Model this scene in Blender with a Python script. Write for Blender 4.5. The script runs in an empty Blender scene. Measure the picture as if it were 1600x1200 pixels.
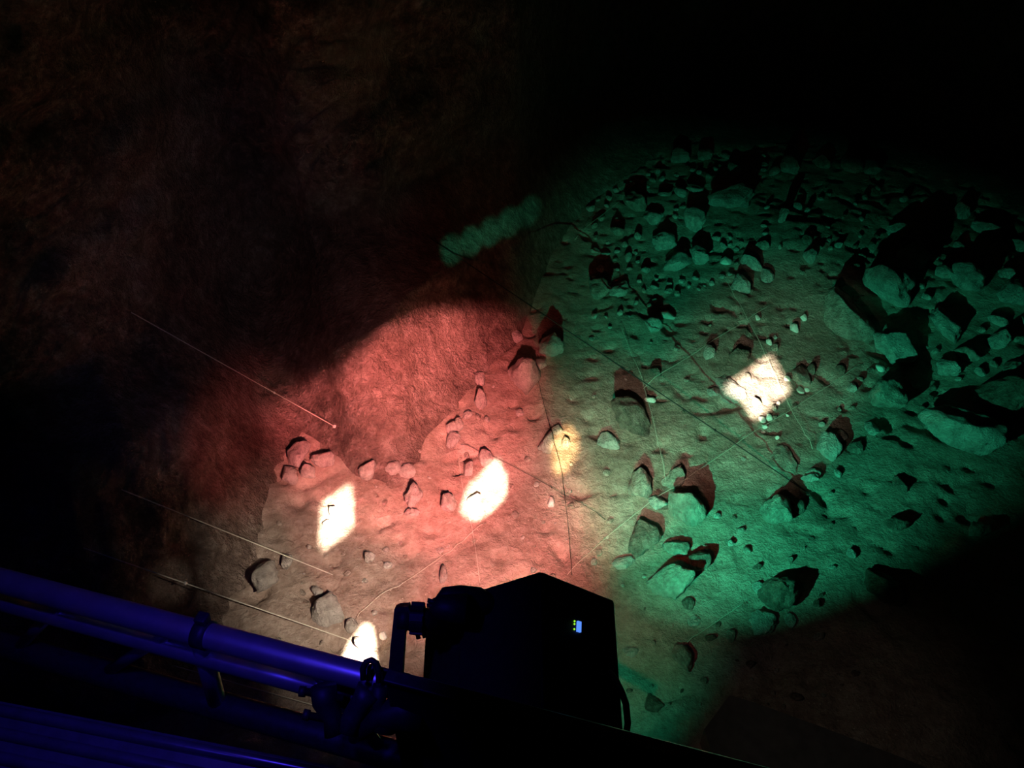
import bpy, bmesh, math, random
from mathutils import Vector, Matrix, noise
from bisect import bisect

S = bpy.context.scene
COL = S.collection
rnd = random.Random(7)
F = 1250.0                       # focal length in photo pixels (1600 wide)
CAM = Vector((0, 0, 5.0))
PITCH = math.radians(40)
FWD = Vector((0, math.cos(PITCH), -math.sin(PITCH)))
UP = Vector((0, math.sin(PITCH), math.cos(PITCH)))
RIGHT = Vector((1, 0, 0))

# ------------------------------------------------------------------ helpers
def ray(px, py):
    return FWD + RIGHT*((px-800)/F) - UP*((py-600)/F)
def CP(px, py, d):               # point at a distance along the view axis
    return CAM + ray(px, py)*d
def PZ(px, py, z=0.0):           # point on a horizontal plane
    r = ray(px, py)
    return CAM + r*((z-CAM.z)/r.z)

def N(x, y, z, s):
    return noise.noise(Vector((x*s, y*s, z*s)))
def FB(x, y, z, s, o=4):
    a, t = 1.0, 0.0
    for i in range(o):
        t += a*N(x+i*7.3, y-i*3.1, z+i*1.7, s); a *= .5; s *= 2.03
    return t
def floor_z(x, y):
    z = .07*N(x, y, 3, .45) + .030*N(x, y, 9, 1.4) + .016*FB(x, y, 0, 4.0, 3)
    d = N(x, y, 21, 7.5)
    if d > .26: z -= .13*(d-.26)
    d2 = N(x, y, 55, 4.2)
    if d2 > .38: z -= .12*(d2-.38)
    if x > 1.4:                 # rubble heaps up a little on the right
        z += .10*min(1, (x-1.4)/2)*(.5+.5*N(x, y, 5, 1.1))
    return z
def P(px, py):                   # pixel -> point on the uneven ground
    z = 0.0
    for _ in range(4):
        p = PZ(px, py, z); z = floor_z(p.x, p.y)
    return PZ(px, py, z)
def depth(p): return (p-CAM).dot(FWD)

def finish(name, bm, m, parent=None, smooth=True):
    me = bpy.data.meshes.new(name)
    bmesh.ops.recalc_face_normals(bm, faces=bm.faces)
    bm.to_mesh(me); bm.free()
    if smooth:
        for p in me.polygons: p.use_smooth = True
    me.materials.append(m)
    o = bpy.data.objects.new(name, me)
    COL.objects.link(o)
    if parent is not None:
        o.parent = parent
        o.matrix_parent_inverse = parent.matrix_world.inverted()
    return o
def recentre(o, c):
    c = Vector(c)
    o.data.transform(Matrix.Translation(-c)); o.location = c
    return o
def tag(o, label=None, cat=None, group=None, kind=None):
    if label: o['label'] = label
    if cat: o['category'] = cat
    if group: o['group'] = group
    if kind: o['kind'] = kind
    return o
def empty(name, loc, label, cat, group=None):
    o = bpy.data.objects.new(name, None); COL.objects.link(o)
    o.location = loc; o.empty_display_size = .05
    bpy.context.view_layer.update()
    return tag(o, label, cat, group)

def tube(bm, pts, r, seg=10, caps=True):
    pts = [Vector(p) for p in pts]
    rings = []
    prev = None
    for i, p in enumerate(pts):
        t = (pts[min(i+1, len(pts)-1)] - pts[max(i-1, 0)]).normalized()
        if prev is None:
            a = t.orthogonal().normalized()
        else:
            a = (prev - t*prev.dot(t)).normalized()
        prev = a
        b = t.cross(a)
        rr = r[i] if isinstance(r, (list, tuple)) else r
        rings.append([bm.verts.new(p + (a*math.cos(k*2*math.pi/seg)+b*math.sin(k*2*math.pi/seg))*rr) for k in range(seg)])
    for A, B in zip(rings, rings[1:]):
        for k in range(seg):
            bm.faces.new((A[k], A[(k+1) % seg], B[(k+1) % seg], B[k]))
    if caps:
        bm.faces.new(rings[0][::-1]); bm.faces.new(rings[-1])
def obox(bm, c, ax, ay, az):     # box from a centre and three half vectors
    c, ax, ay, az = map(Vector, (c, ax, ay, az))
    v = [bm.verts.new(c + ax*i + ay*j + az*k) for i in (-1, 1) for j in (-1, 1) for k in (-1, 1)]
    for f in ((0,1,3,2), (4,6,7,5), (0,4,5,1), (2,3,7,6), (0,2,6,4), (1,5,7,3)):
        bm.faces.new([v[i] for i in f])
def bevel(bm, w, seg=2):
    bmesh.ops.recalc_face_normals(bm, faces=bm.faces)
    bmesh.ops.bevel(bm, geom=bm.edges[:], offset=w, segments=seg, affect='EDGES', profile=.6)

# ------------------------------------------------------------------ materials
def mat(name, rough=.85, spec=.2):
    m = bpy.data.materials.new(name); m.use_nodes = True
    nt = m.node_tree; b = nt.nodes['Principled BSDF']
    b.inputs['Roughness'].default_value = rough
    b.inputs['Specular IOR Level'].default_value = spec
    return m, nt, b
def nd(nt, t, **kw):
    n = nt.nodes.new(t)
    for k, v in kw.items():
        if hasattr(n, k): setattr(n, k, v)
        else: n.inputs[k.replace('_', ' ')].default_value = v
    return n
def ramp(nt, fac, stops):
    r = nt.nodes.new('ShaderNodeValToRGB')
    e = r.color_ramp.elements
    while len(e) < len(stops): e.new(.5)
    for el, (p, c) in zip(e, stops): el.position = p; el.color = (*c, 1)
    nt.links.new(fac, r.inputs['Fac'])
    return r.outputs['Color']
def mixc(nt, fac, a, b):
    m = nt.nodes.new('ShaderNodeMix'); m.data_type = 'RGBA'
    nt.links.new(fac, m.inputs[0]) if not isinstance(fac, float) else setattr(m.inputs[0], 'default_value', fac)
    nt.links.new(a, m.inputs[6]); nt.links.new(b, m.inputs[7])
    return m.outputs[2]
def stone_mat(name, dark, mid, pale, scale=2.0, bump=.5, bdist=.02, speck=None, fine=9):
    m, nt, b = mat(name, .92, .15)
    tc = nd(nt, 'ShaderNodeTexCoord')
    co = tc.outputs['Object']
    def nz(s, d, r=.6):
        n = nd(nt, 'ShaderNodeTexNoise', Scale=s, Detail=d, Roughness=r); nt.links.new(co, n.inputs['Vector']); return n.outputs['Fac']
    n1, n2, n3 = nz(scale, 6), nz(scale*fine, 6, .75), nz(scale*fine*2.6, 4, .7)
    c1 = ramp(nt, n1, [(.36, dark), (.5, mid), (.64, pale)])
    c2 = ramp(nt, n2, [(.38, dark), (.52, mid), (.64, pale)])
    c = mixc(nt, .5, c1, c2)
    if speck:
        v = nd(nt, 'ShaderNodeTexVoronoi', Scale=speck[0]); nt.links.new(co, v.inputs['Vector'])
        f = ramp(nt, v.outputs['Distance'], [(0, (1, 1, 1)), (speck[1], (1, 1, 1)), (speck[1]+.03, (0, 0, 0))])
        n4 = nz(2.2, 2)
        g = ramp(nt, n4, [(.5, (0, 0, 0)), (.58, (1, 1, 1))])
        mm = nd(nt, 'ShaderNodeMath', operation='MULTIPLY')
        nt.links.new(f, mm.inputs[0]); nt.links.new(g, mm.inputs[1])
        rgb = nd(nt, 'ShaderNodeRGB'); rgb.outputs[0].default_value = (*pale, 1)
        c = mixc(nt, mm.outputs[0], c, rgb.outputs[0])
    nt.links.new(c, b.inputs['Base Color'])
    ad = nd(nt, 'ShaderNodeMath', operation='ADD'); nt.links.new(n2, ad.inputs[0]); nt.links.new(n3, ad.inputs[1])
    bp = nd(nt, 'ShaderNodeBump', Strength=bump, Distance=bdist)
    nt.links.new(ad.outputs[0], bp.inputs['Height']); nt.links.new(bp.outputs['Normal'], b.inputs['Normal'])
    return m
def plain(name, col, rough=.6, metal=0.0, nscale=60, var=.25, spec=.3):
    m, nt, b = mat(name, rough, spec)
    b.inputs['Metallic'].default_value = metal
    tc = nd(nt, 'ShaderNodeTexCoord')
    n = nd(nt, 'ShaderNodeTexNoise', Scale=nscale, Detail=4); nt.links.new(tc.outputs['Object'], n.inputs['Vector'])
    lo = tuple(c*(1-var) for c in col); hi = tuple(min(1, c*(1+var)) for c in col)
    nt.links.new(ramp(nt, n.outputs['Fac'], [(.3, lo), (.7, hi)]), b.inputs['Base Color'])
    return m
def glow(name, col, s):
    m, nt, b = mat(name)
    b.inputs['Base Color'].default_value = (0, 0, 0, 1)
    b.inputs['Emission Color'].default_value = (*col, 1)
    b.inputs['Emission Strength'].default_value = s
    return m

M_SOIL = stone_mat('cave_soil', (.21, .145, .11), (.39, .30, .24), (.56, .46, .38), 1.3, .8, .035, speck=(26, .13))
M_WALL = stone_mat('cave_rock', (.115, .080, .064), (.235, .170, .138), (.46, .37, .31), 1.1, 1, .09, fine=8)
M_ROCK = [stone_mat('limestone_grey', (.34, .29, .25), (.62, .57, .50), (.82, .77, .70), 6, 1, .05, fine=3.5),
          stone_mat('limestone_tan', (.24, .18, .14), (.48, .40, .33), (.70, .61, .52), 6, 1, .05, fine=3.5),
          stone_mat('limestone_brown_and_shaded', (.10, .07, .055), (.25, .185, .145), (.44, .35, .29), 6, 1, .05, fine=3.5)]
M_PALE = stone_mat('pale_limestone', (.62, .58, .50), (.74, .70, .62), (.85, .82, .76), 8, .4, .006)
M_LEDGE = plain('concrete', (.11, .10, .095), .9, 0, 12, .2)
M_STRING = plain('twine', (.62, .58, .48), .8, 0, 200, .15)
M_DARKSTR = plain('dark_cord', (.012, .011, .010), .8, 0, 200, .2)
M_ALU = plain('brushed_aluminium', (.42, .42, .44),   .36, .75, 30, .12)
M_BLACK = plain('black_paint', (.012, .012, .013), .55, 0, 80, .3)
M_BLACKC = plain('black_board', (.010, .010, .012), .7, 0, 30, .3)
M_STEEL = plain('dark_steel', (.03, .03, .032), .5, .3, 90, .3)
M_RUBBER = plain('black_rubber', (.010, .010, .010), .6, 0, 90, .2)
M_RAIL = plain('grooved_rail', (.09, .09, .095), .28, .7, 40, .2)
M_LCD = glow('blue_display', (.10, .28, 1.0), 1.1)
M_LEDG = glow('green_indicator', (.30, .85, .03), 1.3)

# ------------------------------------------------------------------ ground
def build_floor():
    x0, x1, y0, y1, nx, ny = -7.5, 11.0, .2, 16.0, 470, 420
    verts = []
    for j in range(ny+1):
        v = j/ny; y = y0 + (y1-y0)*(v**1.35)
        for i in range(nx+1):
            x = x0 + (x1-x0)*i/nx
            verts.append((x, y, floor_z(x, y)))
    faces = []
    for j in range(ny):
        for i in range(nx):
            a = j*(nx+1)+i
            faces.append((a, a+1, a+nx+2, a+nx+1))
    me = bpy.data.meshes.new('floor'); me.from_pydata(verts, [], faces)
    for p in me.polygons: p.use_smooth = True
    me.materials.append(M_SOIL)
    o = bpy.data.objects.new('floor', me); COL.objects.link(o)
    tag(o, 'trampled earth floor of the cave dig', kind='structure')
build_floor()

# ------------------------------------------------------------------ cave wall
# contact line of wall and floor, seen from the walkway, as azimuth -> distance
contact = [(-300, 1180), (60, 1150), (250, 1080), (330, 960), (385, 860), (410, 778), (424, 714), (468, 656), (524, 682), (550, 714),
           (600, 724), (640, 702), (662, 660), (704, 618), (752, 568), (806, 512), (842, 430), (872, 365),
           (930, 292), (1000, 255), (1080, 232), (1200, 222), (1320, 228), (1450, 262), (1600, 330), (1760, 420)]
CA = []
for px, py in contact:
    p = PZ(px, py); CA.append((math.atan2(p.x, p.y), math.hypot(p.x, p.y)))
CA = [(-2.6, 2.6), (-1.9, 2.7)] + CA + [(1.15, 9.0), (1.7, 8.0), (2.6, 7.0)]
CA.sort()
AZ = [a for a, _ in CA]
def lerp_tab(tab, keys, a):
    if a <= keys[0]: return tab[0][1]
    if a >= keys[-1]: return tab[-1][1]
    i = bisect(keys, a); (a0, r0), (a1, r1) = tab[i-1], tab[i]
    return r0 + (r1-r0)*(a-a0)/(a1-a0)
# height of the ridge that closes the lit foot of the wall
ridge = [(0, 800), (200, 690), (300, 640), (420, 575), (540, 520), (640, 445), (710, 395), (845, 322), (960, 268), (1080, 215)]
RZ = []
for px, py in ridge:
    r = ray(px, py); a = math.atan2(r.x, r.y)
    rc = lerp_tab(CA, AZ, a) + .80
    RZ.append((a, max(.15, CAM.z + r.z*rc/math.hypot(r.x, r.y))))
RZ = [(-2.6, 2.0)] + RZ + [(.45, .2), (2.6, .2)]
RK = [a for a, _ in RZ]
def wall_point(a, z):
    rc = lerp_tab(CA, AZ, a); hz = lerp_tab(RZ, RK, a)
    k = max(0, z)/hz
    if k < 1: off = .80*k**1.25
    else:
        e = z-hz
        off = .80 + .95*(1-math.exp(-e*6)) - .05*max(0, e-.5)**2
    off -= 1.3*max(0, .16-z)
    r = rc + off + .05*FB(a*3, 4, 0, 1.6, 4)
    x, y = r*math.sin(a), r*math.cos(a)
    up = min(1, max(0, z+.12)/.30)
    d = up*(.16*FB(x, y, z*1.6, .9, 3) + .075*FB(x, y, z*1.8, 3.2, 4))
    st = N(x*.4, y*.4, z*3.2+x*.9, 1.3)      # bedding steps in the rock
    d += up*.10*st
    d += up*.022*FB(x, y, z, 9.0, 2)
    r += d
    return Vector((r*math.sin(a), r*math.cos(a), z))
def build_wall():
    na, nz = 620, 170
    a0, a1 = -2.3, 2.3
    verts, faces = [], []
    A = []
    for i in range(na+1):
        t = i/na*2-1
        A.append(1.5*(.55*t+.45*t**3)*1.53-.1)
    Z = [-.12 + 7.8*(j/nz)**1.7 for j in range(nz+1)]
    for z in Z:
        for a in A: verts.append(wall_point(a, z))
    for j in range(nz):
        for i in range(na):
            q = j*(na+1)+i
            faces.append((q, q+1, q+na+2, q+na+1))
    me = bpy.data.meshes.new('wall_cave'); me.from_pydata(verts, [], faces)
    for p in me.polygons: p.use_smooth = True
    me.materials.append(M_WALL)
    o = bpy.data.objects.new('wall_left', me); COL.objects.link(o)
    tag(o, 'rough rock wall of the cave', kind='structure')
build_wall()
def build_ceiling():
    bm = bmesh.new(); n = 60
    g = [[bm.verts.new((x, y, 7.3 + .8*FB(x, y, 0, .35, 4))) for x in [-12+26*i/n for i in range(n+1)]] for y in [-6+24*j/n for j in range(n+1)]]
    for j in range(n):
        for i in range(n): bm.faces.new((g[j][i], g[j][i+1], g[j+1][i+1], g[j+1][i]))
    tag(finish('ceiling', bm, M_WALL), 'rough rock roof of the cave', kind='structure')
build_ceiling()

# ------------------------------------------------------------------ rocks
def rock_mesh(seed, sx, sy, sz, small=False, rough=.24):
    r = random.Random(seed)
    bm = bmesh.new()
    bmesh.ops.create_icosphere(bm, subdivisions=2 if small else 4, radius=1)
    off = seed*3.7 % 500
    cuts = []
    for k in range(6 if small else 11):
        n = Vector((r.gauss(0, 1), r.gauss(0, 1), r.gauss(0, .8))).normalized()
        cuts.append((n, r.uniform(.50, .86)))
    sh1, sh2 = r.uniform(-.35, .35), r.uniform(-.35, .35)
    for v in bm.verts:
        c = v.co.copy()
        c *= 1 + .30*N(c.x+off, c.y, c.z, 1.1)
        for n, d in cuts:
            e = c.dot(n)-d
            if e > 0: c -= n*(e*.93)
        if not small:
            nn = c.normalized()
            c += nn*(rough*FB(c.x+off, c.y, c.z, 2.4, 4)*.55)
            rd = abs(N(c.x-off, c.y, c.z, 3.1))
            c -= nn*(.10*max(0, .16-rd)/.16*.6)
        c.z = max(-.8, c.z)
        c.x += c.z*sh1; c.y += c.z*sh2
        v.co = Vector((c.x*sx*1.14, c.y*sy*1.14, c.z*sz*1.14))
    return bm
def rock(px, py, w, h, label=None, ang=0, zf=.55, m=0, seed=None, group=None, tilt=0, name='rock', npts=15, sink=.12, cat='rock'):
    """w, h: footprint of the stone in photo pixels; ang: its direction in the photo."""
    seed = seed if seed is not None else int(px*7+py*13) % 9973
    p = P(px, py); d = depth(p)
    el = math.asin(-ray(px, py).normalized().z)
    sx = w*d/F/2
    app = h*d/F/2
    sz = min(sx*zf*1.1, app*.85/math.cos(el))
    sy = min(1.6*sx, math.sqrt(max(app*app-(sz*.8*math.cos(el))**2, (.35*app)**2))/math.sin(el))
    small = max(w, h) < 26
    bm = rock_mesh(seed, sx, sy, sz, small)
    mt = m if isinstance(m, bpy.types.Material) else M_ROCK[m]
    o = finish(name, bm, mt, None, smooth=not small)
    o.rotation_euler = (math.radians(tilt), 0, math.radians(ang))
    o.location = (p.x, p.y, floor_z(p.x, p.y) + sz*(.8-sink*.8))
    return tag(o, label, cat, group)

G = 'green'
ROCKS = [
 # ---- boulders right of the brightest square
 (1316, 500, 66, 104, 'large tall boulder right of the brightest square, green rim along its lower edge', dict(ang=10, zf=.7, m=1, sink=.2)),
 (1398, 557, 62, 42, 'broad flat-faced boulder lit green just below right of the large tall boulder', dict(zf=.8, m=0)),
 (1388, 632, 64, 54, 'hunched boulder with a bright green left edge and a black shadow above it', dict(ang=-30, zf=.9, m=1)),
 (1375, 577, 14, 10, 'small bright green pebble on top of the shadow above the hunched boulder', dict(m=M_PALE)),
 (1502, 688, 112, 66, 'long slab lying slantwise at far right, bright green along its lower left edge', dict(ang=-42, zf=.5, m=0)),
 (1382, 462, 62, 76, 'rounded boulder behind the large tall boulder, lit on its left with a black shadow', dict(ang=15, zf=1.0, m=0)),
 (1421, 415, 42, 40, 'knobbly pale green rock standing behind the rounded boulder', dict(zf=.9)),
 (1397, 418, 26, 22, 'small knobbly rock at the left foot of the knobbly pale green rock', dict()),
 (1471, 432, 30, 30, 'leaf-shaped rock in the middle of the far right rubble', dict(zf=.8)),
 (1512, 446, 52, 44, 'angular rock with a pointed right end in the far right rubble', dict(zf=.7)),
 (1581, 462, 46, 40, 'bright green smooth rock at the right edge of the photo', dict(zf=.6, ang=-30)),
 (1569, 430, 26, 14, 'small flat stone just above the bright smooth rock at the right edge', dict()),
 (1500, 338, 22, 26, 'little green-lit stone on the far crest, left of the oval crest stone', dict(zf=1.0)),
 (1546, 361, 44, 24, 'oval pale stone on the far crest near the right edge', dict(ang=-15)),
 (1594, 392, 26, 26, 'stone cut by the right edge of the photo below the far crest', dict()),
 (1472, 516, 46, 42, 'hollow-topped boulder between the flat-faced boulder and the right edge', dict(zf=.7)),
 (1475, 580, 28, 30, 'dim green upright stone below the hollow-topped boulder', dict(zf=1.0)),
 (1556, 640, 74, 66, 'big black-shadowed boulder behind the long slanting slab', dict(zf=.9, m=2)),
 (1590, 588, 46, 40, 'dim boulder at the right edge above the big black-shadowed boulder', dict(m=1)),
 # ---- back crest of the rubble
 (1148, 318, 74, 36, 'largest long slab of the back rubble, flat and evenly green', dict(ang=24, zf=.45)),
 (1232, 266, 42, 32, 'bright block on the back crest of the rubble', dict(zf=.9)),
 (1209, 270, 20, 20, 'small wedge stone touching the left of the bright crest block', dict(ang=-30)),
 (1328, 265, 34, 24, 'pale round stone on the back crest right of the bright crest block', dict(zf=.8)),
 (1360, 266, 26, 22, 'last stone at the right end of the back crest row', dict()),
 (1284, 262, 30, 20, 'low dark stone between the two pale stones of the back crest', dict(m=1)),
 (1085, 352, 30, 36, 'upright squarish stone left below the largest long slab', dict(zf=.9)),
 (1086, 300, 36, 18, 'flat pale stone left of the upper end of the largest long slab', dict()),
 (1062, 304, 24, 22, 'egg-shaped stone left of the flat pale stone in the back rubble', dict()),
 (1038, 306, 24, 28, 'drop-shaped stone left of the egg-shaped stone in the back rubble', dict(ang=-30)),
 (990, 322, 44, 44, 'broad dim boulder at the left end of the back rubble', dict(zf=.7, m=1)),
 (1020, 342, 40, 30, 'flat boulder below the broad dim boulder of the back rubble', dict()),
 (1036, 386, 48, 22, 'pale cracked flat stone in the middle of the back rubble', dict(zf=.6)),
 (1055, 416, 32, 34, 'leaning slab below the pale cracked flat stone', dict(ang=-45)),
 (1092, 408, 32, 28, 'pale green block right of the leaning slab', dict(zf=.9)),
 (1133, 411, 18, 14, 'small bright stone right of the pale green block', dict(m=M_PALE)),
 (1060, 250, 30, 20, 'topmost faint stone of the back rubble, left of centre', dict()),
 (1102, 246, 26, 18, 'topmost faint stone of the back rubble, right of centre', dict()),
 (1146, 268, 26, 22, 'dim stone on the back crest above the largest long slab', dict()),
 (1222, 343, 14, 34, 'thin upright stone right of the largest long slab', dict(zf=1.4)),
 (1156, 455, 28, 30, 'greenish upright stone above the brightest square', dict(zf=1.0)),
 (1264, 408, 22, 22, 'lone stone with a dark shadow at the top of the bare slope', dict(zf=.9)),
 (934, 462, 34, 36, 'blocky stone at the left border of the green light', dict(m=1, zf=.9)),
 (968, 457, 26, 36, 'pale leaning stone right of the blocky stone at the green border', dict(ang=-30)),
 (1042, 497, 22, 16, 'small green flake with a dark red shadow, above the black cord', dict(m=M_PALE)),
 (1019, 515, 26, 22, 'pale green chip just below the small green flake', dict(m=0, zf=.8)),
 # ---- mid ground, green side
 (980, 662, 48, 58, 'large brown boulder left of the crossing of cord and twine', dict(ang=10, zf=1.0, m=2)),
 (951, 692, 32, 26, 'pale flat stone at the lower left foot of the large brown boulder', dict(zf=.4)),
 (1016, 628, 17, 11, 'bright turquoise chip beside the crossing of cord and twine', dict(m=M_PALE, ang=-25)),
 (1025, 585, 20, 12, 'flat little stone above the turquoise chip', dict(m=2)),
 (1000, 765, 50, 58, 'round boulder with a green crescent on its left side', dict(zf=.9, m=1, sink=.2)),
 (1054, 752, 34, 26, 'small rock with a pale green foot, right of the round boulder', dict(zf=1.1, m=1)),
 (1028, 790, 36, 32, 'bright flat green stone in the middle of the boulder cluster', dict(zf=.7, m=0)),
 (1070, 808, 58, 54, 'largest rock of the boulder cluster with a jagged green lower edge', dict(zf=1.0, m=1, sink=.2)),
 (1058, 862, 56, 36, 'streaked slab lying below the largest rock of the cluster', dict(ang=-20, zf=.5, m=1)),
 (1000, 850, 44, 60, 'dark red rock left of the streaked slab', dict(zf=.9, m=2)),
 (975, 882, 22, 36, 'rough pale rock at the lower left end of the boulder cluster', dict(ang=-60)),
 (1050, 920, 66, 52, 'striped boulder with a bright green left tip below the cluster', dict(zf=.9, m=1, sink=.2)),
 (1088, 886, 42, 40, 'dark rock rising behind the striped boulder', dict(zf=1.1, m=2)),
 (1075, 946, 24, 18, 'small dark red stone under the right end of the striped boulder', dict(m=2)),
 (1066, 1034, 34, 42, 'low pointed rock with a thin green left edge near the bottom', dict(ang=30, zf=1.0, m=1)),
 (1020, 1103, 34, 28, 'reddish stone near the cable of the lamp head', dict(m=2, zf=.5)),
 (1082, 974, 18, 18, 'grey pebble below the small dark red stone', dict()),
 (985, 1020, 26, 14, 'flat chip right of the lamp head', dict()),
 (1212, 806, 58, 48, 'two-tone rock, green below and black on top, in the right middle', dict(zf=1.0, m=1, sink=.2)),
 (1246, 792, 26, 24, 'small dark rock against the right side of the two-tone rock', dict(m=2)),
 (1266, 750, 28, 13, 'flat bright stone where the black cord ends', dict(m=0)),
 (1288, 706, 32, 38, 'pale green standing stone right of the twine crossing', dict(zf=1.0)),
 (1315, 684, 15, 18, 'small stone at the upper right of the pale green standing stone', dict()),
 (1360, 673, 20, 20, 'cube-like little stone below the hunched boulder', dict()),
 (1335, 704, 28, 18, 'low dark stone between standing stone and cube-like stone', dict(m=2)),
 (1270, 742, 22, 12, 'thin flake right above the flat bright stone', dict(ang=-20)),
 (1222, 716, 48, 46, 'round half-buried pale stone below the twine crossing', dict(zf=.35, m=1, sink=.7)),
 (1214, 938, 76, 74, 'biggest dark boulder at lower right with a jagged outline', dict(zf=.95, m=2, sink=.2)),  # darker stone also stands in for the shadow on it
 (1189, 975, 44, 40, 'green-edged flat stone at the lower left of the biggest dark boulder', dict(ang=-35, zf=.4)),
 (1184, 920, 22, 22, 'small green wedge at the upper left of the biggest dark boulder', dict()),
 (1234, 972, 16, 18, 'tiny rock under the right side of the biggest dark boulder', dict()),
 (1376, 925, 48, 54, 'dim bluish boulder in the dark right of the biggest dark boulder', dict(zf=.7, m=2)),  # dark stone colour stands in for the weak light here
 (1525, 832, 42, 24, 'faint smooth stone in the dark at far lower right', dict(ang=20)),
 (1403, 760, 20, 24, 'dark little rock below the long slanting slab', dict(m=2)),
 (1400, 822, 42, 16, 'long flat dark stone below the dark little rock', dict(m=2)),
 # ---- around the brightest square
 (1139, 612, 46, 52, 'smooth rounded pale stone under the left corner of the brightest square', dict(zf=.3, m=0, sink=.6)),
 (1108, 558, 18, 24, 'small pale stone with a dark notch above the rounded pale stone', dict(zf=1.0)),
 (1112, 614, 16, 28, 'thin pale stone leaning on the left of the rounded pale stone', dict()),
 (1152, 561, 30, 20, 'brown stone at the upper edge of the brightest square', dict(zf=.8, m=2)),
 (1168, 592, 11, 12, 'stone splitting the brightest square near its left corner', dict(zf=.8, m=1)),
 (1209, 640, 9, 9, 'little stone on the lower right edge of the brightest square', dict(m=1, zf=1.0)),
 (1250, 590, 46, 40, 'grey lump right of the brightest square', dict(zf=.5, m=1)),
 (1267, 582, 16, 24, 'dark stone on the right flank of the grey lump', dict(zf=1.2, m=2)),
 # ---- red side
 (468, 720, 36, 38, 'rounded stone with a thick dark crescent at the foot of the red wall', dict(zf=.75, m=1, sink=.2)),
 (452, 748, 26, 24, 'small block below the rounded stone with the crescent', dict(m=1)),
 (508, 724, 30, 24, 'low stone between the crescent stone and the first white square', dict(m=1)),
 (481, 745, 26, 20, 'half-buried stone left above the first white square', dict(m=1)),
 (577, 744, 28, 28, 'orange-lit round stone under the point of the red wall', dict(zf=1.0, m=0)),
 (614, 739, 26, 18, 'flat stone right of the orange-lit round stone', dict(m=1)),
 (637, 741, 24, 16, 'smaller flat stone in the row right of the orange-lit stone', dict(m=1)),
 (646, 785, 28, 36, 'upright red stone with a dark arc between the two white squares', dict(zf=.8, m=1, sink=.2)),
 (642, 806, 28, 12, 'thin flake directly below the upright red stone', dict(m=1)),
 (577, 876, 18, 16, 'lone lumpy stone below the first white square', dict(zf=.9, m=1)),
 (420, 914, 38, 52, 'tall lumpy stone with a dark shadow, left of everything on the pale soil', dict(zf=.8, m=1, sink=.2)),
 (449, 882, 18, 22, 'small stone right above the tall lumpy stone', dict(m=1)),
 (517, 962, 52, 40, 'wide slab with a jagged dark crack along its top, above the rail', dict(zf=.5, ang=20, m=1)),
 (497, 928, 18, 14, 'pebble above the cracked wide slab', dict(m=1)),
 (814, 597, 50, 58, 'big heart-shaped stone with dark hollows on top, at the edge of the red light', dict(zf=.7, m=1, sink=.25)),
 (860, 552, 38, 40, 'rounded grey stone right above the heart-shaped stone', dict(zf=.9, m=1)),
 (840, 575, 24, 18, 'stone wedged between heart-shaped and rounded grey stone', dict(m=1)),
 (803, 532, 24, 18, 'stone at the upper tip of the red-lit soil', dict(m=1)),
 (752, 633, 20, 26, 'pointed stone with a roof-like shadow left of centre', dict(zf=.9, m=1)),
 (751, 597, 16, 24, 'narrow stone above the pointed stone', dict(m=1)),
 (731, 652, 16, 12, 'small stone below left of the pointed stone', dict(m=1)),
 (707, 674, 18, 20, 'left stone of the little pile near the red wall', dict(m=1, zf=.9)),
 (718, 670, 12, 22, 'right stone of the little pile near the red wall', dict(m=1, zf=1.0)),
 (708, 692, 22, 22, 'lower stone of the little pile near the red wall', dict(m=1)),
 (853, 704, 24, 28, 'stone with a square grey shadow left of the cream square', dict(zf=.9, m=1)),
 (884, 698, 13, 20, 'small disc standing in the middle of the cream square', dict(zf=1.3, m=1)),
 (871, 676, 16, 15, 'round pebble at the upper left edge of the cream square', dict(m=1)),
 (734, 736, 17, 26, 'egg-like stone at the left edge of the middle white square', dict(zf=.7, m=1)),
 (759, 722, 22, 20, 'stone above the top corner of the middle white square', dict(m=1)),
 (740, 788, 22, 20, 'bright stone covering the lower left corner of the middle white square', dict(m=0, zf=1.2)),
 (702, 795, 22, 30, 'wedge stone with a dark cap left of the middle white square', dict(zf=.9, m=1)),
 (692, 906, 13, 24, 'little upright stump with a black cap above the lamp head', dict(zf=1.3, m=1)),
 (862, 787, 14, 30, 'pale teardrop stone right of the middle white square', dict(m=M_PALE)),
 (599, 996, 13, 13, 'white pebble right of the lowest square', dict(m=M_PALE)),
 (566, 1012, 19, 22, 'stone standing in the lowest white square', dict(zf=1.2, m=1)),
 (549, 982, 22, 18, 'stone above the lowest white square', dict(m=1)),
 (524, 806, 14, 20, 'slim stone inside the first white square', dict(m=1, zf=1.0, ang=60)),
 (513, 821, 13, 10, 'flat chip inside the first white square, below the slim stone', dict(m=1, zf=1.0)),
 (757, 759, 9, 9, 'tiny stone in the upper half of the middle white square', dict(m=1, zf=1.6)),
 (744, 784, 12, 12, 'tiny stone in the lower half of the middle white square', dict(m=1, zf=1.2)),
]
CROWD = {ROCKS[k][4] for k in (8, 20, 21, 72, 74, 26, 27, 28, 29, 30, 49, 51, 53, 57, 86, 87)}
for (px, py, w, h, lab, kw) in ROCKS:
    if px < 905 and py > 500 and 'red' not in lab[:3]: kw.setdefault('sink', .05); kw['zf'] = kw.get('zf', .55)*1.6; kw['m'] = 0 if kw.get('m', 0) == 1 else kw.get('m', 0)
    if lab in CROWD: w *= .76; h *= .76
    rock(px, py, w, h, lab, **kw)

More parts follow.
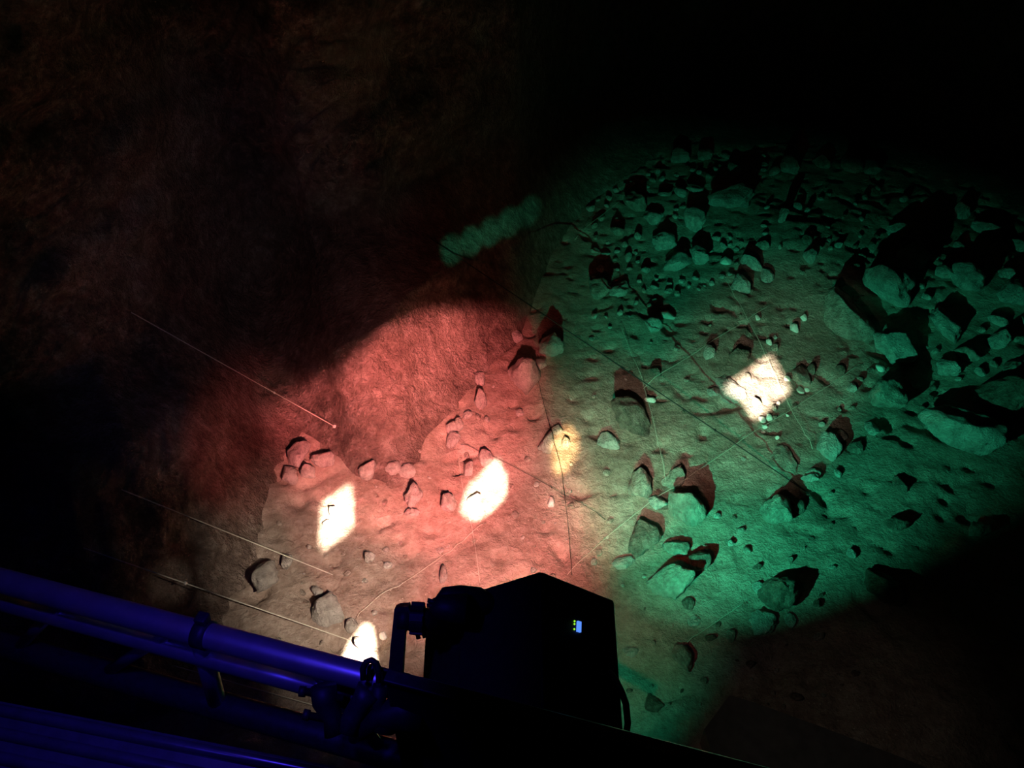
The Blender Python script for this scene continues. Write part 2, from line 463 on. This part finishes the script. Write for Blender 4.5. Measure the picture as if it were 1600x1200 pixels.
# loose white chips around the brightest square
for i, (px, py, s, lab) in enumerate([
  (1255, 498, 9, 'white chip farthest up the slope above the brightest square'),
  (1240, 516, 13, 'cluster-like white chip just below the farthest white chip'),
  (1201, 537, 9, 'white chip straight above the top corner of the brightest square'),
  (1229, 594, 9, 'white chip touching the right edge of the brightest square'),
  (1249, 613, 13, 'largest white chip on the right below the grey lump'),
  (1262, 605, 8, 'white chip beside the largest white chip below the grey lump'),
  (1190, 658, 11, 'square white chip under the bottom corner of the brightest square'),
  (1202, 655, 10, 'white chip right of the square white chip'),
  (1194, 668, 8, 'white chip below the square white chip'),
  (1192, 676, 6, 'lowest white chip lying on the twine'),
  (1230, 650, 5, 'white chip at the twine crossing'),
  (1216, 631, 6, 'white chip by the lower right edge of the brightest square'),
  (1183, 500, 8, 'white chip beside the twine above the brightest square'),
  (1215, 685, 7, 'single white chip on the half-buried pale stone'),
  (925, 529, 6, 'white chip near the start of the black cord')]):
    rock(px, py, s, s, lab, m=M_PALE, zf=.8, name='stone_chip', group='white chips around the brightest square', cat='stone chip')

# uncountable-looking but individual small stones, area by area
taken = [(r[0], r[1], max(r[2], r[3])*.5) for r in ROCKS]
def scatter(n, box, smin, smax, label, group, mats, poly=None, seed=1, name='small_stone'):
    r = random.Random(seed); k = 0; tries = 0
    while k < n and tries < n*40:
        tries += 1
        px, py = r.uniform(box[0], box[2]), r.uniform(box[1], box[3])
        if poly and not poly(px, py): continue
        s = smin + (smax-smin)*r.random()**2.2
        if any((px-a)**2 + (py-b)**2 < (c*1.25+s*.6)**2 for a, b, c in taken): continue
        taken.append((px, py, s*.6)); k += 1
        rock(px, py, s, s*r.uniform(.6, 1), label, ang=r.uniform(-60, 60), zf=r.uniform(.6, 1.1), m=r.choice(mats),
             seed=r.randrange(9999), group=group, name=name, cat='stone')
scatter(85, (905, 245, 1200, 500), 7, 26, 'small angular stone among the green-lit rubble at the back left', 'small stones of the back rubble', (0, 0, 1), lambda x, y: x > 922 and y > 312-.35*(x-905) and y < 520-.35*(x-905), 3)
scatter(30, (1180, 262, 1420, 440), 6, 20, 'small stone on the bare green slope under the back crest', 'small stones under the back crest', (0, 1, 2), None, 4)
scatter(36, (1330, 360, 1600, 680), 9, 34, 'small stone between the big boulders at far right', 'small stones at far right', (0, 1, 2), lambda x, y: y > 350+.35*(x-1430), 5)
scatter(46, (915, 480, 1320, 900), 4, 15, 'small stone on the olive ground around the brightest square', 'small stones of the middle ground', (0, 1, 1, 2), None, 6)
scatter(34, (960, 850, 1340, 1110), 5, 18, 'small stone on the green ground right of the lamp head', 'small stones of the lower right', (0, 1, 2), None, 8)
scatter(48, (560, 590, 905, 930), 4, 14, 'small stone in the red-lit soil', 'small stones of the red-lit soil', (0, 1, 1), lambda x, y: y > 720-.75*(x-600), 9)
scatter(20, (400, 760, 640, 1010), 4, 13, 'small stone in the pale soil left of the red light', 'small stones of the pale soil', (0, 1, 1), None, 10)

# ------------------------------------------------------------------ measuring strings of the dig
def hit(px, py):
    """first point of ground or wall along a sight line"""
    r = ray(px, py).normalized(); t = 2.0
    while t < 16:
        q = CAM + r*t
        if q.z < floor_z(q.x, q.y): return q
        a = math.atan2(q.x, q.y); rc = lerp_tab(CA, AZ, a)
        if math.hypot(q.x, q.y) > rc - .4:
            w = wall_point(a, max(q.z, 0))
            if math.hypot(q.x, q.y) > math.hypot(w.x, w.y): return q
        t += .03
    return q
def string(pix, r, m, label, name='string', lift=.05, cat='string', peg=True, group='grid strings of the dig'):
    pts = [hit(*q) for q in pix]
    c = pts[len(pts)//2].copy()
    fine = []
    for A, B in zip(pts, pts[1:]):
        for k in range(6): fine.append(A.lerp(B, k/6))
    fine.append(pts[-1])
    fine = [Vector((q.x, q.y, max(q.z, floor_z(q.x, q.y)) + lift*(1 if 0 < i < len(fine)-1 else .3))) for i, q in enumerate(fine)]
    bm = bmesh.new(); tube(bm, fine, r, 6)
    o = recentre(finish(name, bm, m), c)
    tag(o, label, cat, group)
    return o
T1, T2 = .0022, .0040
string([(886, 902), (948, 845), (1010, 795), (1120, 722), (1234, 648), (1348, 572)], T1, M_STRING, 'pale twine from the lamp head up past the bright green flat stone')
string([(1005, 610), (1100, 548), (1175, 500), (1204, 482)], T1, M_STRING, 'pale twine along the upper side of the brightest square')
string([(1128, 436), (1165, 508), (1200, 572), (1234, 648), (1268, 706)], T1, M_STRING, 'pale twine running down the right side of the brightest square')
string([(966, 512), (986, 560), (1004, 606), (1018, 655), (1032, 722), (1040, 762)], T1, M_STRING, 'pale twine running down past the turquoise chip to the boulder cluster')
string([(832, 560), (845, 620), (863, 690), (878, 748), (889, 850), (893, 902)], T1, M_DARKSTR, 'thin line along the left edge of the cream square')
string([(712, 690), (722, 760), (741, 850), (750, 915)], T1*.8, M_STRING, 'thin line left of the middle white square')
string([(720, 697), (784, 728), (860, 770), (945, 815)], T1, M_DARKSTR, 'thin dark line below the cream square')
string([(556, 972), (602, 934), (636, 916), (705, 868), (760, 822)], T1*.8, M_STRING, 'pale line across the red-lit soil above the knobs of the lamp head')
string([(1165, 946), (1120, 977), (1072, 1008)], T1, M_STRING, 'short pale twine at lower left of the biggest dark boulder')
string([(898, 378), (935, 346), (972, 316)], T1, M_STRING, 'short twine at the left end of the back rubble')

LINES = []
def airline(name, a, b, r, m, label, knots=(), sag=.0):
    A, B = hit(*a), hit(*b)
    A -= ray(*a).normalized()*.03; B -= ray(*b).normalized()*.03
    LINES.append((A, B))
    root = empty(name, A, label, 'string' if m is M_STRING else 'cord')
    pts = [A.lerp(B, k/24) - Vector((0, 0, sag*4*(k/24)*(1-k/24))) for k in range(25)]
    bm = bmesh.new(); tube(bm, pts, r, 6); finish('line', bm, m, root)
    for k, s in knots:
        bm = bmesh.new(); c = A.lerp(B, k)-Vector((0, 0, sag*4*k*(1-k)))
        bmesh.ops.create_icosphere(bm, subdivisions=2, radius=s, matrix=Matrix.Translation(c))
        for v in bm.verts: v.co += (v.co-c)*.5*N(v.co.x, v.co.y, v.co.z, 60)
        finish('knot', bm, M_PALE if m is M_STRING else m, root)
    return root
airline('string', (205, 488), (524, 667), T2, M_STRING, 'bright twine with a knot tied to the point of the red wall', [(.67, .011), (.995, .014)])
airline('string', (130, 856), (545, 1000), T2, M_STRING, 'bright twine with a white knot just above the blue rail', [(.36, .013)])
airline('string', (190, 765), (520, 898), T2, M_STRING, 'bright twine without knot between the two knotted twines')
airline('string', (270, 1040), (505, 1106), T2, M_STRING, 'faint twine seen through the gap under the blue rail')
airline('cord', (672, 372), (1264, 771), .0048, M_DARKSTR, 'taut black cord crossing the whole dig past the brightest square', [(.545, .009), (.78, .011)])

# ------------------------------------------------------------------ low concrete ledge, bottom right
def ledge():
    top = [PZ(px, py, .16) for px, py in ((1140, 1086), (1180, 1098), (1290, 1138), (1400, 1180), (1560, 1245), (1500, 1420), (1180, 1380), (1100, 1140))]
    bm = bmesh.new()
    a = [bm.verts.new(p) for p in top]; b = [bm.verts.new((p.x, p.y, -.1)) for p in top]
    bm.faces.new(a)
    for i in range(len(a)): bm.faces.new((a[i], b[i], b[(i+1) % len(a)], a[(i+1) % len(a)]))
    o = recentre(finish('ledge', bm, M_LEDGE, smooth=False), top[0])
    tag(o, 'smooth grey ledge below the black parapet at lower right', 'ledge')
ledge()

# ------------------------------------------------------------------ lighting truss
z1 = CP(600, 1067, 1.27).z
A1, B1 = PZ(0, 907, z1), PZ(600, 1066, z1)
du = (B1-A1).normalized()
A1e, B1e = A1-du*1.0, B1+du*1.4
nv = Vector((du.y, -du.x, 0))            # horizontal, towards the walkway
if nv.y > 0: nv = -nv
# the lower chord hangs straight under the upper one
def chord_z(target_y):
    lo, hi = z1-1.0, z1
    for _ in range(40):
        m = (lo+hi)/2; q = Vector((B1.x, B1.y, m))-CAM
        y = 600 - F*q.dot(UP)/q.dot(FWD)
        if y > target_y: lo = m
        else: hi = m
    return m
z2 = chord_z(1182)
dz = Vector((0, 0, z2-z1))
def on_chord(px, lower=False):           # point of a chord axis at a photo column
    lo, hi = -1.0, 2.6
    for _ in range(40):
        m = (lo+hi)/2; q = A1 + du*m - CAM
        if 800+F*q.x/q.dot(FWD) < px: lo = m
        else: hi = m
    return A1+du*m + (dz if lower else Vector())
on_chord0 = on_chord
truss = empty('lighting_truss', (A1.x, A1.y, z2), 'aluminium truss lit deep blue at the lower left, carrying the black lamp head', 'truss')
bm = bmesh.new(); tube(bm, [A1e+(B1e-A1e)*k/8 for k in range(9)], .0215, 24); finish('upper_chord', bm, M_ALU, truss)
d2 = Vector((0, 0, -.070))
bm = bmesh.new(); tube(bm, [A1e+d2+(on_chord0(590)-A1e)*k/8 for k in range(9)], .0200, 24); finish('middle_chord', bm, M_ALU, truss)
bm = bmesh.new(); dz = Vector((0, 0, z2-z1)); tube(bm, [A1e+dz+(B1e-A1e)*k/8 for k in range(9)], .0265, 24); finish('lower_chord', bm, M_STEEL, truss)
for k_, (u, l) in enumerate(((308, 285), (262, 90), (575, 520), (490, 575), (-60, -150), (90, -60))):
    bm = bmesh.new(); tube(bm, [on_chord(u)-Vector((0, 0, .02)), on_chord(l, True)], .017 if k_ == 0 else .011, 12); finish('brace', bm, M_ALU, truss)
for px in (318,):
    c = on_chord(px); bm = bmesh.new()
    tube(bm, [c-du*.012, c+du*.012], .0245, 24); finish('sleeve', bm, M_STEEL, truss)
    bm = bmesh.new(); obox(bm, c+Vector((0, 0, .028))-nv*.010, du*.010, nv*.010, Vector((0, 0, .010))); bevel(bm, .003)
    finish('bolt', bm, M_STEEL, truss)

# pipe coupler with wing bolts at the left of the lamp
def coupler():
    c = on_chord(522)
    root = empty('pipe_coupler', c+dz*.35, 'black pipe coupler with bolts sticking out left, gripping the truss left of the lamp head', 'clamp')
    cx = lambda px, py, d=1.235: CP(px, py, d)
    bm = bmesh.new(); tube(bm, [c+d2-du*.026, c+d2+du*.026], .0235, 24)
    finish('jaw', bm, M_BLACK, root)
    bm = bmesh.new(); tube(bm, [cx(505, 1072), cx(508, 1096), cx(520, 1122), cx(528, 1142)], [.020, .020, .015, .022], 12)
    finish('clamp_body', bm, M_BLACK, root)
    bm = bmesh.new(); tube(bm, [cx(578, 1078), cx(566, 1096), cx(552, 1118), cx(545, 1140)], [.022, .017, .016, .022], 12)
    finish('clamp_body', bm, M_STEEL, root)
    for a, b in (((468, 1080), (505, 1083)), ((474, 1116), (512, 1124)), ((520, 1089), (536, 1092))):
        bm = bmesh.new(); A, B = cx(*a), cx(*b)
        tube(bm, [A, A.lerp(B, .25), A.lerp(B, .26), B], [.0085, .0085, .006, .006], 10)
        finish('bolt', bm, M_BLACK, root)
    bm = bmesh.new(); tube(bm, [cx(596, 1072), cx(590, 1096), cx(604, 1120), cx(600, 1140)], [.014, .012, .016, .02], 10)
    finish('clamp_body', bm, M_BLACK, root)
    bm = bmesh.new(); tube(bm, [cx(562, 1146), cx(590, 1122), cx(625, 1112), cx(660, 1120)], [.012, .018, .03, .03], 12)
    finish('lever', bm, M_BLACK, root)
coupler()

# safety cable looped over the truss
bm = bmesh.new()
lp = [(568, 1062), (567, 1045), (572, 1034), (580, 1031), (588, 1036), (592, 1048), (592, 1066)]
tube(bm, [CP(x, y, 1.235) for x, y in lp], .0050, 8)
tube(bm, [CP(x, y, 1.245) for x, y in [(575, 1064), (577, 1043), (584, 1032), (586, 1050), (596, 1046), (615, 1050), (640, 1056)]], .0032, 8)
o = recentre(finish('safety_cable', bm, M_RUBBER), CP(580, 1060, 1.24))
tag(o, 'black safety cable looped over the truss beside the lamp post', 'cable')

# ------------------------------------------------------------------ lamp head (seen from behind)
Tc = CP(845, 892, 1.55)
va = CP(960, 938, 1.70)-Tc; vd = (-UP*.838 - FWD*.545)
va -= vd.normalized()*va.dot(vd.normalized())
vb = vd.cross(va).normalized()
if vb.dot(RIGHT) > 0: vb = -vb
la, lb, ld = va.length, .335, .42
ea, eb, ed = va.normalized(), vb, vd.normalized()
lamp = empty('stage_lamp', Tc+ea*la/2+eb*lb/2+ed*ld/2, 'big black lamp head with a small blue display, hung on the truss', 'lamp')
bm = bmesh.new(); obox(bm, Tc+ea*la/2+eb*lb*.33+ed*ld/2, ea*la/2, eb*lb*.33, ed*ld/2); bevel(bm, .006)
finish('housing', bm, M_BLACK, lamp, smooth=False)
bm = bmesh.new(); obox(bm, Tc+ea*(la/2+.004)+eb*lb*.82+ed*(ld/2+.006), ea*la*.48, eb*lb*.19, ed*ld/2); bevel(bm, .012, 3)
finish('side_cover', bm, M_BLACK, lamp, smooth=False)
# display and indicators on the face turned to the walkway
def face_pt(px, py):             # sight line meets the face spanned by ea and ed
    n = ea.cross(ed).normalized(); r = ray(px, py)
    t = (Tc-CAM).dot(n)/r.dot(n); return CAM+r*t
nf = ea.cross(ed).normalized()
if nf.dot(CAM-Tc) < 0: nf = -nf
q = [face_pt(*c) for c in ((901, 970.5), (906.5, 972), (906, 988.5), (900.3, 987))]
bm = bmesh.new()
a_ = [bm.verts.new(p+nf*.0035) for p in q]; b_ = [bm.verts.new(p-nf*.001) for p in q]
bm.faces.new(a_); bm.faces.new(b_[::-1])
for i in range(4): bm.faces.new((a_[i], b_[i], b_[(i+1) % 4], a_[(i+1) % 4]))
tag(finish('display', bm, M_LCD, lamp, smooth=False), 'glowing blue display')
for c in ((897.2, 970.8), (897.0, 975.2), (896.8, 983.2)):
    bm = bmesh.new(); p = face_pt(*c)
    bmesh.ops.create_uvsphere(bm, u_segments=10, v_segments=6, radius=.0019, matrix=Matrix.Translation(p+nf*.001))
    tag(finish('indicator_light', bm, M_LEDG, lamp), 'green indicator light')
# yoke post, bracket and knobs at the left
def slab(pix, d, th, mt, name):
    bm = bmesh.new(); r = FWD
    a = [bm.verts.new(CP(x, y, d)) for x, y in pix]; b = [bm.verts.new(CP(x, y, d)+r*th) for x, y in pix]
    bm.faces.new(a); bm.faces.new(b[::-1])
    for i in range(len(a)): bm.faces.new((a[i], b[i], b[(i+1) % len(a)], a[(i+1) % len(a)]))
    return finish(name, bm, mt, lamp, smooth=False)
slab([(614, 975), (616, 952), (622, 949), (638, 948), (641, 958), (634, 976), (631, 1010), (628, 1062), (606, 1062), (610, 1010)], 1.50, .03, M_BLACK, 'yoke_arm')
bm = bmesh.new(); tube(bm, [CP(622, 966, 1.515), CP(640, 966, 1.515), CP(641, 964, 1.515), CP(660, 965, 1.515), CP(661, 968, 1.53), CP(690, 972, 1.56)],
                       [.023, .023, .018, .018, .022, .024], 14); finish('pivot', bm, M_BLACK, lamp)
bm = bmesh.new(); c = CP(652, 966, 1.515); ax = (CP(662, 967, 1.515)-CP(642, 966, 1.515)).normalized()
u_ = ax.orthogonal().normalized(); w_ = ax.cross(u_)
for k in range(9):
    an = 2*math.pi*k/9; e = u_*math.cos(an)+w_*math.sin(an)
    obox(bm, c+e*.024, ax*.012, e*.006, ax.cross(e)*.005)
tube(bm, [c-ax*.013, c+ax*.013], .024, 18)
finish('hand_wheel', bm, M_BLACK, lamp, smooth=False)
bm = bmesh.new(); c = CP(688, 949, 1.54); tube(bm, [c-RIGHT*.02, c, c+RIGHT*.05-UP*.004], [.014, .024, .030], 14); finish('knob', bm, M_BLACK, lamp)
for a, b in (((668, 938), (684, 942)), ((667, 946), (684, 947)), ((651, 985), (654, 998)), ((660, 984), (664, 996))):
    bm = bmesh.new(); tube(bm, [CP(*a, 1.53), CP(*b, 1.53)], .0045, 8); finish('bolt', bm, M_BLACK, lamp)
bm = bmesh.new(); tube(bm, [CP(684, 945, 1.55), CP(697, 931, 1.56), CP(718, 930, 1.57), CP(745, 934, 1.60), CP(770, 950, 1.62)], [.012, .018, .020, .022, .022], 12)
finish('bracket', bm, M_BLACK, lamp)
bm = bmesh.new(); tube(bm, [CP(952, 1050, 1.56), CP(962, 1062, 1.53), CP(971, 1080, 1.50), CP(978, 1100, 1.47), CP(981, 1130, 1.43), CP(975, 1170, 1.38)], .0062, 10)
finish('power_cable', bm, M_RUBBER, lamp)
# projection tube under the head: light leaves through an added, unseen plate with shaped holes
LENS = CP(835, 1010, 2.12)
AIM = (P(800, 720)-LENS).normalized()
u_ = AIM.cross(Vector((0, 0, 1))).normalized(); w_ = u_.cross(AIM)
bm = bmesh.new()
ri = [[bm.verts.new(LENS+AIM*d+(u_*math.cos(k*math.pi/16)+w_*math.sin(k*math.pi/16))*.078) for k in range(32)] for d in (-.06, .125)]
for k in range(32): bm.faces.new((ri[0][k], ri[0][(k+1) % 32], ri[1][(k+1) % 32], ri[1][k]))
bm.faces.new(ri[0])
finish('lens_tube', bm, M_BLACK, lamp, smooth=False)
bm = bmesh.new(); tube(bm, [LENS-AIM*.058, Tc+ea*la*.75+eb*lb*.5+ed*ld*.5], .03, 12); finish('lens_neck', bm, M_BLACK, lamp)

QUADS = [
 [(547, 756), (549, 778), (548, 823), (527, 842), (502, 860), (503, 792), (522, 776)],
 [(779, 717), (783, 742), (789, 737), (788, 776), (762, 800), (745, 811), (729, 806), (721, 797), (731, 768), (737, 758)],
 [(1134, 604), (1170, 580), (1204, 557), (1218, 584), (1232, 612), (1206, 632), (1181, 655), (1169, 637), (1157, 619), (1148, 614)],
 [(570, 976), (580, 979), (585, 1010), (586, 1045), (536, 1034), (545, 1008), (558, 992)],
]
CREAM = [(888, 664), (902, 683), (900, 712), (886, 735), (868, 742), (864, 708), (862, 690)]
GD = .118
def to_plate(px, py, D):
    d = (P(px, py)-LENS); return LENS + d*(D/d.dot(AIM))
def gobo():
    bm = bmesh.new()
    es = []
    def loop(pts):
        vs = [bm.verts.new(p) for p in pts]
        for i in range(len(vs)): es.append(bm.edges.new((vs[i], vs[(i+1) % len(vs)])))
    loop([LENS+AIM*GD+(u_*math.cos(k*math.pi/16)+w_*math.sin(k*math.pi/16))*.077 for k in range(32)])
    for qd in QUADS + [CREAM]: loop([to_plate(x, y, GD) for x, y in qd])
    bmesh.ops.triangle_fill(bm, edges=es, use_beauty=True)
    return finish('added_gobo_plate', bm, M_BLACK, lamp, smooth=False)
gobo()
dim_filter, gnt, gb = mat('cream_dimming_filter')  # unseen filter added to dim and warm the cream square
tb = gnt.nodes.new('ShaderNodeBsdfTransparent'); tb.inputs['Color'].default_value = (.42, .33, .18, 1)
gnt.links.new(tb.outputs[0], gnt.nodes['Material Output'].inputs['Surface'])
bm = bmesh.new(); cc = [to_plate(x, y, GD-.004) for x, y in CREAM]; ctr = sum(cc, Vector())/len(cc)
bm.faces.new([bm.verts.new(ctr+(p-ctr)*1.25) for p in cc]); finish('added_filter', bm, dim_filter, lamp, smooth=False)

# ------------------------------------------------------------------ black parapet board and grooved hand rail
pa, pb = on_chord(628)+nv*.040, on_chord(1230)+nv*.040+du*1.0
top = Vector((0, 0, .100)); h_ = Vector((0, 0, -.80))
board = empty('parapet', pa+h_, 'matt black parapet board across the bottom right', 'parapet')
bm = bmesh.new(); obox(bm, (pa+pb)/2+top+h_/2, (pb-pa)/2, nv*.006, h_/2); bevel(bm, .003); finish('panel', bm, M_BLACKC, board, smooth=False)
bm = bmesh.new(); obox(bm, (pa+pb)/2+top+nv*.0, (pb-pa)/2, nv*.010, Vector((0, 0, .004))); bevel(bm, .002); finish('edge_trim', bm, M_STEEL, board, smooth=False)

zr = CP(300, 1210, .98).z
R0, R1 = PZ(0, 1135, zr), PZ(450, 1225, zr)
ru = (R1-R0).normalized(); rn = Vector((ru.y, -ru.x, 0))
if rn.y > 0: rn = -rn
hr = empty('hand_rail', PZ(220, 1180, zr), 'grooved flat hand rail lit blue in the lower left corner', 'hand rail')
bm = bmesh.new(); obox(bm, R0+ru*.3+rn*.05-Vector((0, 0, .02)), ru*1.3, rn*.085, Vector((0, 0, .012))); bevel(bm, .004); finish('rail_body', bm, M_RAIL, hr, smooth=False)
for k in range(6):
    bm = bmesh.new(); tube(bm, [R0-ru*1.0+rn*(-.022+.028*k)-Vector((0, 0, .006)), R0+ru*1.6+rn*(-.022+.028*k)-Vector((0, 0, .006))], .0075, 12); finish('ridge', bm, M_RAIL, hr)

# ------------------------------------------------------------------ lights of the place, with added fill lamps and beam masks
def spot(name, loc, aim, col, e, deg, blend, rad=.01):
    l = bpy.data.lights.new(name, 'SPOT'); l.color = col; l.energy = e
    l.spot_size = math.radians(deg); l.spot_blend = blend; l.shadow_soft_size = rad
    o = bpy.data.objects.new(name, l); COL.objects.link(o); o.location = loc
    o.rotation_euler = (Vector(aim)-Vector(loc)).to_track_quat('-Z', 'Y').to_euler()
    return o
WARM = (1, .86, .70)
spot('projector_light', LENS, LENS+AIM, (1, .88, .72), 17000, 62, .05, .0012)
LP = LENS + AIM*.16
RP = LP-w_*.15
S0 = RP+u_*.015
SD = (hit(600, 560)-S0).normalized()
edge = [S0 + d*(.16/d.dot(SD)) for d in [(hit(*c)-S0) for c in ((310, 688), (380, 655), (470, 610), (520, 585), (560, 550), (610, 512), (650, 490), (720, 480), (880, 500))]]
upw = u_.cross(SD).normalized()
if upw.z < 0: upw = -upw
bm = bmesh.new()  # unseen blade added to cut the red light along a set edge
vs_ = [bm.verts.new(p) for p in edge] + [bm.verts.new(edge[-1]+upw*.022), bm.verts.new(edge[0]+upw*.052)]
f_ = bm.faces.new(vs_); ex = bmesh.ops.extrude_face_region(bm, geom=[f_])
for g in ex['geom']:
    if isinstance(g, bmesh.types.BMVert): g.co += SD*.0015
finish('added_red_mask', bm, M_BLACK, lamp, smooth=False)
spot('red_light', S0, hit(640, 640), (1, .21, .21), 2100, 31, .6, .003)
spot('red_light', S0, hit(640, 570), (1, .25, .22), 2300, 20, 1, .003)
spot('red_light', RP-u_*.01, P(790, 860), (1, .20, .22), 1150, 28, 1, .012)
spot('red_light', RP-u_*.02, P(685, 760), (1, .17, .19), 250, 34, .2, .012)
spot('red_light', RP-u_*.14, hit(390, 690), (1, .17, .15), 400, 17, 1, .02)
spot('red_wash', RP-u_*.10, P(790, 760), (1, .12, .09), 125, 62, .9, .02)
for (px, py, e, dg) in ((495, 890, 560, 25), (1180, 610, 320, 21), (945, 735, 680, 22), (550, 1040, 120, 19), (690, 830, 540, 34)):  # added soft lamps for the pale glow around the squares
    spot('white_fill', RP+u_*.03, P(px, py), WARM, e, dg, 1.0, .02)
spot('white_fill', LP+w_*.09+u_*.02, P(1290, 1150), (1, .9, .78), 12, 32, 1, .02)  # added weak lamp to lift the ledge
GL = CP(900, 1085, 3.8)
def gdir(az, el): return Vector((math.sin(math.radians(az))*math.cos(math.radians(el)), math.cos(math.radians(az))*math.cos(math.radians(el)), math.sin(math.radians(el))))
GREEN = (.05, 1, .55)
spot('green_light', GL, GL+gdir(27, -13), GREEN, 700, 64, .9, .004)
spot('green_light', GL, GL+gdir(10, -50), GREEN, 52, 62, 1, .004)
# floodlight on a stand behind the lamp head, plus an unseen flap added to cut its beam
fl = empty('floodlight', (GL.x, GL.y-.12, floor_z(GL.x, GL.y-.12)), 'green floodlight on a stand, hidden behind the big lamp head', 'lamp')
ga = gdir(27, 0); gs = Vector((ga.y, -ga.x, 0))
bm = bmesh.new(); obox(bm, GL-ga*.08, ga*.05, gs*.05, Vector((0, 0, .04))); bevel(bm, .01); finish('body', bm, M_BLACK, fl, smooth=False)
bm = bmesh.new(); tube(bm, [(GL.x-ga.x*.08, GL.y-ga.y*.08, -.05), GL-ga*.08], .014, 12); finish('stand', bm, M_BLACK, fl)
CUT = math.tan(math.radians(9.0))*.10
ga2 = gdir(33, 0); gs2 = Vector((ga2.y, -ga2.x, 0))
bm = bmesh.new(); obox(bm, GL+ga2*.10+Vector((0, 0, -CUT+.04)), ga2*.001, gs2*.12, Vector((0, 0, .04))); finish('added_beam_mask', bm, M_BLACK, fl, smooth=False)  # added unseen flap, shapes the top of the green light
for q in ((706, 391), (736, 377), (766, 362), (796, 346), (826, 331)):  # added narrow lamps, imitate green light grazing the ridge
    spot('green_strip_fill', LP+w_*.02+u_*.1, hit(*q), GREEN, 800, 2.8, 1, .02)
spot('blue_light', CP(110, 640, .70), on_chord(290)+d2*.5, (.06, .03, 1), 8.5, 80, .6, .02)
spot('blue_light', CP(-330, 1050, .62), PZ(90, 1180, zr), (.05, .03, 1), 2.6, 60, .9, .02)
spot('violet_fill', CP(900, 900, 2.3), hit(330, 420), (.36, .36, 1), 30, 46, 1, .05)  # added lamp, tints the upper wall bluish
spot('amber_fill', CP(900, 900, 2.3), hit(500, 490), (1, .80, .45), 28, 32, 1, .05)  # added lamp, gives the wall its dim olive-brown light
for (A, B), k, e in ((LINES[0], .72, 80), (LINES[0], .9, 60), (LINES[1], .35, 90), (LINES[2], .40, 90), (LINES[2], .65, 60)):  # added small lamps to brighten the strings
    spot('string_fill', LP+w_*.09-u_*.04, A.lerp(B, k), WARM, e, 5.5, 1, .012)

w = bpy.data.worlds.new('World'); S.world = w; w.use_nodes = True
w.node_tree.nodes['Background'].inputs['Color'].default_value = (0, 0, 0, 1)
w.node_tree.nodes['Background'].inputs['Strength'].default_value = 0

cd = bpy.data.cameras.new('camera'); cam = bpy.data.objects.new('camera', cd); COL.objects.link(cam)
cd.sensor_width = 36; cd.lens = 36*F/1600; cd.clip_start = .02
cam.location = CAM; cam.rotation_euler = (math.pi/2-PITCH, 0, 0)
S.camera = cam
vs = S.view_settings
vs.view_transform = 'Standard'; vs.look = 'None'; vs.exposure = 0; vs.gamma = 1; vs.use_curve_mapping = False
